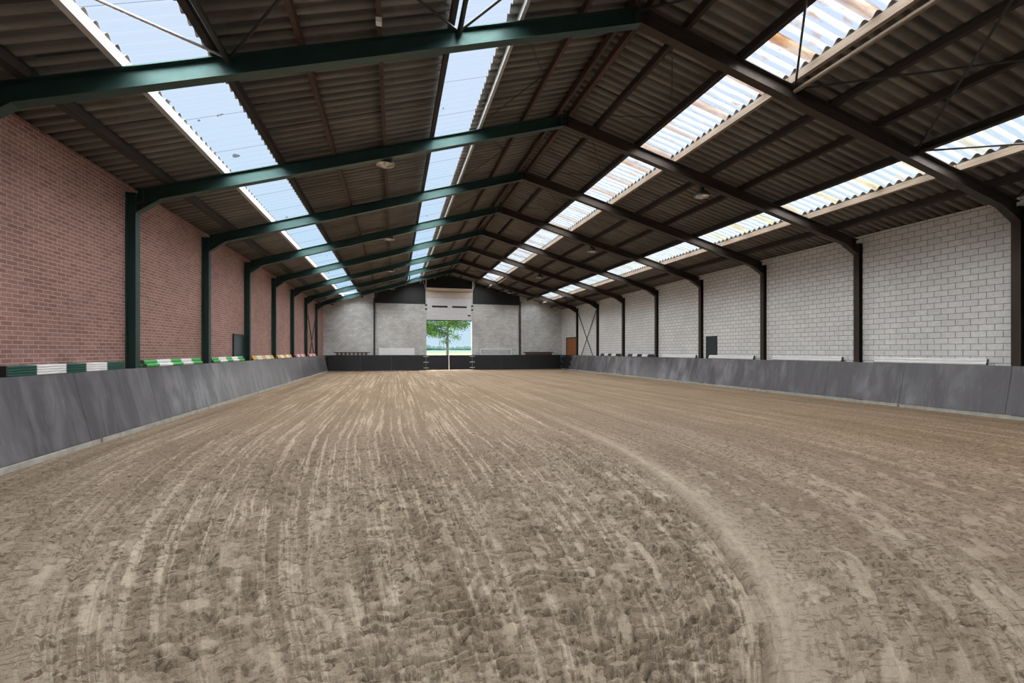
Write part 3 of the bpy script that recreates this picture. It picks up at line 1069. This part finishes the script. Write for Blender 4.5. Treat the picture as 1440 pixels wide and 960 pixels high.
STK = [
    (-1, 11.95, 15.18, 'green_light', 'green and white', 'just past the nearest left column'),
    (-1, 15.86, 19.02, 'green_light', 'green and white', 'just past the second left column'),
    (-1, 19.95, 23.35, 'yellow', 'yellow and white', 'nearer'),
    (-1, 23.9, 27.15, 'yellow', 'yellow and white', 'farther'),
    (-1, 28.0, 31.1, 'pink', 'red and white', 'nearer'),
    (-1, 31.95, 35.1, 'pink', 'red and white', 'farther'),
    (1, 8.16, 11.15, 'white_paint', 'plain white', 'nearest to camera'),
    (1, 12.1, 15.2, 'white_paint', 'plain white', 'second from camera'),
    (1, 16.05, 19.05, 'white_paint', 'plain white', 'third from camera'),
    (1, 19.9, 23.05, 'white_paint', 'plain white', 'fourth from camera'),
    (1, 23.85, 27.0, 'black', 'black and white', 'nearer'),
    (1, 27.95, 31.05, 'black', 'black and white', 'farther'),
]
for (side, ya, yb, mat, nm, which) in STK:
    L = yb - ya
    x0 = -5.553 if side < 0 else 15.000
    s = 1 if side < 0 else -1
    proto = pole_mesh(L - .16, [M[mat], M['white_paint'], M['pole_end']], 'jump_pole')
    gap = PR + .0015
    spots = [(x0 + s * gap, 0, LZ + PR, 'front bottom'), (x0 - s * gap, -.10, LZ + PR, 'back bottom'), (x0, -.02, LZ + PR + 2 * gap * .8669, 'top')]
    for k, (x, dy, z, pn) in enumerate(spots):
        if side > 0:
            dy = -dy
        place_pole(proto, x, ya + .08 + dy * .7, z, '%s pole, %s stack %s, %s wall' % (pn, nm, which, 'brick' if side < 0 else 'block'),
                   '%s jump poles, %s stack' % (nm, which), k == 0)

# ribbed green and white jump plank stack at the left edge
t = empty('jump_box', (-5.56, 9.7, LZ), 'ribbed dark green and white jump box on the left ledge before the first column', 'jump box')
ycut = [8.23, 8.80, 9.46, 9.98, 10.60, 11.18]
prof = [(-5.655, 0)]
for k in range(4):
    z0 = .0 + .04 * k
    prof += [(-5.490, z0 + .002), (-5.478, z0 + .010), (-5.478, z0 + .030), (-5.490, z0 + .038)]
prof += [(-5.50, .162), (-5.655, .162)]
for k in range(5):
    b = MB()
    b.loft([[(x, ycut[k] + .001, LZ + z) for x, z in prof], [(x, ycut[k + 1] - .001, LZ + z) for x, z in prof]])
    o = b.build('band', M['green_dark' if k % 2 == 0 else 'white_paint'], t)
    o['label'] = 'dark green ribbed band' if k % 2 == 0 else 'white ribbed band'
b = MB()
b.box(-5.655, -5.476, 8.20, 8.229, LZ, LZ + .164)
b.build('end_cap', M['black'], t)

# ------------------------------------------------------------------ jump fillers standing on the far ledge
yf = 39.30
t = empty('scalloped_filler', (-3.4, yf, LZ), 'brown jump board with pale studs at far left below block wall', 'jump board')
b = MB()
b.box(-4.82, -2.0, yf, yf + .05, LZ + .20, LZ + .27, 0, .01)
for k in range(8):
    xc = -4.55 + .32 * k
    b.prism_y([(xc - .10, LZ + .20), (xc + .10, LZ + .20), (xc + .05, LZ + .01), (xc - .05, LZ + .01)], yf + .005, yf + .045)
b.build('board', M['brown_board'], t)
for k in range(7):
    xc = -4.39 + .32 * k
    b = MB()
    b.tube((xc, yf - .005, LZ + .10), (xc, yf + .04, LZ + .10), .075, n=14)
    b.build('stud', M['cream'], t, smooth=40)

t = empty('plank_filler', (.19, yf, LZ), 'wide plain white jump board left of the open door', 'jump board')
for k in range(4):
    b = MB()
    b.box(-1.20, 1.58, yf, yf + .035, LZ + .01 + .15 * k, LZ + .155 + .15 * k, 0, .006)
    b.build('plank', M['white_paint'], t)
for xx in (-1.25, 1.6):
    b = MB()
    b.box(xx - .04, xx + .04, yf - .01, yf + .05, LZ, LZ + .64, 0, .008)
    b.build('post', M['white_paint'], t)

t = empty('lattice_filler', (8.78, yf, LZ), 'white lattice jump fence right of the open door', 'jump fence')
b = MB()
b.box(7.30, 10.26, yf, yf + .05, LZ + .49, LZ + .57, 0, .01)
b.build('top_rail', M['white_paint'], t)
b = MB()
b.box(7.36, 10.2, yf, yf + .05, LZ, LZ + .07, 0, .01)
b.build('bottom_rail', M['white_paint'], t)
for xx in (7.38, 10.18):
    b = MB()
    b.box(xx - .05, xx + .05, yf, yf + .05, LZ + .07, LZ + .49, 0, .01)
    b.build('post', M['white_paint'], t)
b = MB()
for k in range(24):
    xa = 7.44 + (10.12 - 7.44 - .4) * k / 23
    b.beam((xa, yf + .018, LZ + .07), (xa + .40, yf + .018, LZ + .49), .012, .026, up=(0, 1, 0))
    b.beam((xa + .40, yf + .034, LZ + .07), (xa, yf + .034, LZ + .49), .012, .026, up=(0, 1, 0))
b.build('lattice', M['white_paint'], t)

t = empty('board_filler', (12.8, yf, LZ), 'low dark brown jump board at far right below block wall', 'jump board')
b = MB()
b.box(11.30, 14.22, yf, yf + .05, LZ + .19, LZ + .28, 0, .01)
b.build('top_rail', M['brown_board'], t)
b = MB()
b.box(11.5, 14.05, yf, yf + .04, LZ, LZ + .19, 0, .01)
b.build('board', M['brown_board'], t)

# ------------------------------------------------------------------ far wall posts, door, gear
for n, x in enumerate((PX1, PX2)):
    b = MB()
    y = YE - .13
    b.box(x - .07, x + .07, y, y + .012, 0, soffit(x) + .05)
    b.box(x - .07, x + .07, y + .112, y + .124, 0, soffit(x) + .05)
    b.box(x - .006, x + .006, y + .012, y + .112, 0, soffit(x) + .05)
    o = b.build('wind_post', M['steel_dark'], loc=(x, y, 0))
    tag(o, 'dark steel post against the far wall, %s of the overhead door' % ('left' if n == 0 else 'right'), 'post', 'far wall posts')

d = empty('overhead_door', ((DX0 + DX1) / 2, YE, 4.3), 'white sectional overhead door, raised above the opening in the far wall', 'door')
d['kind'] = 'thing'
yd = YE - .10
secs = [(4.34, 4.86, 'door_white'), (4.87, 5.40, 'door_white'), (5.41, 6.24, 'door_white'), (6.25, 6.82, 'door_beige')]
pan = []
for k, (z0, z1, m) in enumerate(secs):
    b = MB()
    b.box(DX0 + .05, DX1 - .05, yd, yd + .045, z0, z1, 0, .012)
    if k in (0, 1):
        b.box(DX0 + .15, DX1 - .15, yd - .006, yd + .002, z0 + .08, z0 + .11)
    pan.append(b.build('panel', M[m], d))
    if m == 'door_beige':
        pan[-1]['label'] = 'beige upper panel'
b = MB()
b.hexa([(DX0 + .05, yd - .01, 6.84), (DX1 - .05, yd - .01, 6.84), (DX1 - .05, yd + .03, 6.86), (DX0 + .05, yd + .03, 6.86),
        (DX0 + .05, yd - .52, 7.00), (DX1 - .05, yd - .52, 7.00), (DX1 - .05, yd - .52, 7.05), (DX0 + .05, yd - .52, 7.05)])
b.build('panel', M['door_beige'], d)['label'] = 'beige top panel tilting inward'
for x0, x1 in ((3.12, 4.46), (4.86, 6.14)):
    b = MB()
    zz = 5.50
    b.box(x0, x1, yd - .015, yd + .001, zz - .08, zz + .08, 0, .006)
    b.build('window_strip', M['black'], pan[2])['label'] = 'dark glazed slit'
b = MB()
b.box(6.22, 6.48, yd - .05, yd + .001, 4.70, 4.82, 0, .01)
b.build('handle', M['black'], pan[0])
b = MB()
b.box(DX0 + .05, DX1 - .05, yd + .005, yd + .04, 4.27, 4.335)
b.build('bottom_seal', M['rubber'], d)
for s_, x in ((-1, DX0 + .01), (1, DX1 - .01)):
    b = MB()
    b.box(x - .035, x + .035, yd - .03, yd + .06, 0, 6.9)
    b.build('track', M['galv'], d)
    for zz in (5.2, 5.55):
        b = MB()
        b.tube((x - .09, yd - .05, zz + .06), (x + .09, yd - .05, zz + .06), .06, n=12)
        b.build('roller', M['black'], d, smooth=40)
    b = MB()
    b.tube((x, yd - .04, 6.9), (x - s_ * -.02, yd - .7, 8.05 - .25), .022, n=8)
    b.tube((x, yd - .04, 6.9), (x + s_ * .24, yd - .10, 7.62), .022, n=8)
    b.tube((x, yd - .04, 6.9), (x + s_ * .02, yd - .08, 7.72), .022, n=8)
    b.build('hanger', M['white_paint'], d)['label'] = 'white track hanger'

# jambs
b = MB()
for x0, x1 in ((DX0 - .02, DX0 + .045), (DX1 - .045, DX1 + .02)):
    b.box(x0, x1, YE + .01, YE + T + .01, 0, 5.9)
struct(b.build('trim_door_jamb', M['galv']))

# wooden door far right
b = MB()
for (y0, y1, z0, z1) in ((35.72, 38.3, 2.76, 2.86), (38.22, 38.3, 0, 2.86)):
    b.box(WR - .045, WR - .002, y0, y1, z0, z1)
o = b.build('door_1', M['black'])
struct(o, 'orange brown wooden door in the far right corner')
b = MB()
for k in range(5):
    b.box(WR - .035, WR - .003, 35.79 + .482 * k, 35.79 + .482 * (k + 1) - .012, 0.05, 2.75, 0, .006)
b.build('leaf', M['door_wood'], o)
# dark door right, dark door left
b = MB()
b.box(WR - .03, WR - .002, 18.56, 18.62, 0, 2.40)
b.box(WR - .03, WR - .002, 19.30, 19.34, 0, 2.40)
b.box(WR - .03, WR - .002, 18.62, 19.30, 2.34, 2.40)
o = struct(b.build('door_2', M['black']), 'narrow dark slate door in the white block wall')
b = MB()
b.box(WR - .022, WR - .003, 18.625, 19.295, 0.02, 2.335)
b.build('leaf', M['door_dark'], o)
b = MB()
b.box(WL + .002, WL + .05, 18.28, 18.34, 0, 2.30)
b.box(WL + .002, WL + .05, 18.34, 19.5, 2.24, 2.30)
b.box(WL + .002, WL + .05, 19.44, 19.5, 0, 2.24)
o = struct(b.build('door_3', M['door_dark']), 'dark green door in the brick wall beside a column')
b = MB()
b.box(WL + .003, WL + .03, 18.345, 19.435, .02, 2.235)
b.build('leaf', simple('door_grey', (.022, .034, .038), .3), o)

# ------------------------------------------------------------------ outside
def mk_field():
    t = NT('field')
    p = t.pos()
    x = t.xyz(p)
    n = t.noise(t.vec(t.math('MULTIPLY', x[0], .03), t.math('MULTIPLY', x[1], .25)), 1., 4)
    near = t.mix(t.ramp(t.noise(p, 1.5, 4), [(.4, 0.), (.6, 1.)]), (.10, .085, .06), (.14, .12, .085))
    grass = t.mix(t.ramp(n, [(.4, 0.), (.6, 1.)]), (.035, .052, .018), (.058, .066, .026))
    f = t.ramp(t.math('DIVIDE', x[1], 400.), [(.50, 0.), (.515, 1.)])
    far = t.ramp(t.math('DIVIDE', x[1], 400.), [(.63, 0.), (.66, 1.)])
    grass = t.mix(far, grass, (.020, .048, .036))
    return t.pbr(t.mix(f, near, grass), .95, None, 0., .1)


b = MB()
gy = [YE + T, 120, 210, 255, 300, 345, 520]
gz = [-.06, -.06, -.06, .5, 1.35, 2.2, 2.4]
for k in range(6):
    b.face([(-250, gy[k], gz[k]), (250, gy[k], gz[k]), (250, gy[k + 1], gz[k + 1]), (-250, gy[k + 1], gz[k + 1])])
struct(b.build('ground_outside', mk_field()), 'flat green field outside the open door')


def leafmat(name, c1, c2):
    t = NT(name)
    oi = t.noise(t.pos(), 1.3, 3)
    return t.pbr(t.mix(t.ramp(oi, [(.4, 0.), (.6, 1.)]), c1, c2), .7, None, 0., .2)


M['leaf'] = leafmat('leaf', (.014, .055, .006), (.045, .12, .014))
M['bark'] = simple('bark', (.032, .032, .024), .9, .3, 8.)
M['hazy_tree'] = leafmat('hazy_tree', (.014, .036, .036), (.026, .054, .050))  # bluish distance haze put into the crown colour

rng = random.Random(4)
TX, TY = 7.0, 62.
tr = empty('broadleaf_tree', (TX, TY, -.06), 'green leafy tree with bare trunk seen through the open door', 'tree')
b = MB()
pts = [(TX, TY, -.06), (TX + .03, TY, 1.5), (TX - .02, TY, 3.), (TX + .05, TY, 4.6), (TX, TY, 6.4)]
rr = [.21, .18, .16, .14, .09]
b.loft([[(p[0] + r * math.cos(2 * PI * k / 12), p[1] + r * math.sin(2 * PI * k / 12), p[2]) for k in range(12)] for p, r in zip(pts, rr)])
b.build('trunk', M['bark'], tr, smooth=60)
clumps = []
b = MB()
for k in range(26):
    a = rng.uniform(0, 2 * PI)
    z0 = rng.uniform(3.6, 6.0) if math.cos(a) < .2 else rng.uniform(4.7, 6.2)
    ln = rng.uniform(1.2, 3.2)
    e = Vector((TX + ln * math.cos(a), TY + ln * math.sin(a) * .8, z0 + rng.uniform(-.2, 1.6)))
    b.tube((TX, TY, z0), e, .06, .018, n=6)
    clumps.append(e)
b.build('branches', M['bark'], tr, smooth=60)
b = MB()
for k in range(44):
    a = rng.uniform(0, 2 * PI)
    r_ = rng.uniform(.3, 3.5)
    clumps.append(Vector((TX - .6 + r_ * math.cos(a), TY + r_ * math.sin(a) * .8, rng.uniform(5.0, 8.2))))
clumps += [Vector((TX - rng.uniform(1.2, 4.2), TY + rng.uniform(-.5, .5), rng.uniform(4.1, 6.2))) for _ in range(16)]
clumps += [Vector((TX - 3.0, TY, 4.2)), Vector((TX - 2.4, TY + .5, 4.4)), Vector((TX - 3.4, TY, 5.)), Vector((TX - 2., TY - .4, 3.9)), Vector((TX + 1.1, TY, 3.6)), Vector((TX + 2.2, TY, 4.9)), Vector((TX - .9, TY, 3.7)), Vector((TX - .25, TY - .3, 2.9))]
for c in clumps:
    for q in range(150):
        p = c + Vector((rng.gauss(0, .38), rng.gauss(0, .38), rng.gauss(0, .26)))
        u = Vector((rng.uniform(-1, 1), rng.uniform(-1, 1), rng.uniform(-1, 1))).normalized()
        w = u.cross(Vector((rng.uniform(-1, 1), rng.uniform(-1, 1), rng.uniform(-1, 1)))).normalized()
        s_ = rng.uniform(.07, .13)
        b.face([p - u * s_, p + w * s_ * .55, p + u * s_, p - w * s_ * .55])
b.build('foliage', M['leaf'], tr)

b = MB()
for k in range(120):
    x = -60 + 300 * k / 120 + rng.uniform(-1.5, 1.5)
    y = rng.uniform(330, 350)
    hgt = 2.0 + rng.uniform(2.6, 3.6) + (1.0 if rng.random() < .2 else 0)
    rx = rng.uniform(2.2, 3.6)
    b.lathe((x, y, 0), [(rx * .7, 1.5), (rx * 1.05, hgt * .4), (rx, hgt * .55), (rx * .75, hgt * .8), (rx * .4, hgt * .95), (.05, hgt)], 9)
tag(b.build('treeline', M['hazy_tree'], smooth=80), 'distant haze-blue line of trees on the horizon beyond the field', 'trees', None, 'stuff')

# ------------------------------------------------------------------ light
w = bpy.data.worlds.new('World')
SC.world = w
w.use_nodes = True
nt = w.node_tree
nt.nodes.clear()
tc = nt.nodes.new('ShaderNodeTexCoord')
sp = nt.nodes.new('ShaderNodeSeparateXYZ')
rp = nt.nodes.new('ShaderNodeValToRGB')
bg = nt.nodes.new('ShaderNodeBackground')
ou = nt.nodes.new('ShaderNodeOutputWorld')
nt.links.new(tc.outputs['Generated'], sp.inputs[0])
nt.links.new(sp.outputs[2], rp.inputs[0])
nt.links.new(rp.outputs[0], bg.inputs[0])
nt.links.new(bg.outputs[0], ou.inputs[0])
rp.color_ramp.elements[0].position = 0.
rp.color_ramp.elements[0].color = (.60, .81, .95, 1)
rp.color_ramp.elements[1].position = .5
rp.color_ramp.elements[1].color = (.71, .82, 1.0, 1)
bg.inputs[1].default_value = .95

sd = bpy.data.lights.new('sun', 'SUN')
sd.energy = 36.
sd.angle = math.radians(158)
sd.color = (1.0, .97, .93)
so = bpy.data.objects.new('sun', sd)
COL.objects.link(so)
so.rotation_euler = (math.radians(-4), math.radians(3), 0)

# ------------------------------------------------------------------ camera
cd = bpy.data.cameras.new('camera')
cd.sensor_width = 36
cd.lens = 633.26 / 1440 * 36
cd.shift_y = 12.78 / 1440
cd.clip_end = 1500
cd.clip_start = .05
cam = bpy.data.objects.new('camera', cd)
COL.objects.link(cam)
cam.location = (0, 0, 1.687)
cam.rotation_euler = (PI / 2, 0, -.2549)
SC.camera = cam

SC.view_settings.view_transform = 'Standard'
SC.view_settings.look = 'None'
SC.view_settings.gamma = 1
SC.view_settings.use_curve_mapping = False
SC.view_settings.exposure = 0.
try:
    SC.cycles.max_bounces = 10
    SC.cycles.diffuse_bounces = 5
    SC.cycles.transparent_max_bounces = 16
    SC.cycles.use_denoising = True
    SC.cycles.sample_clamp_indirect = 6
except Exception:
    pass
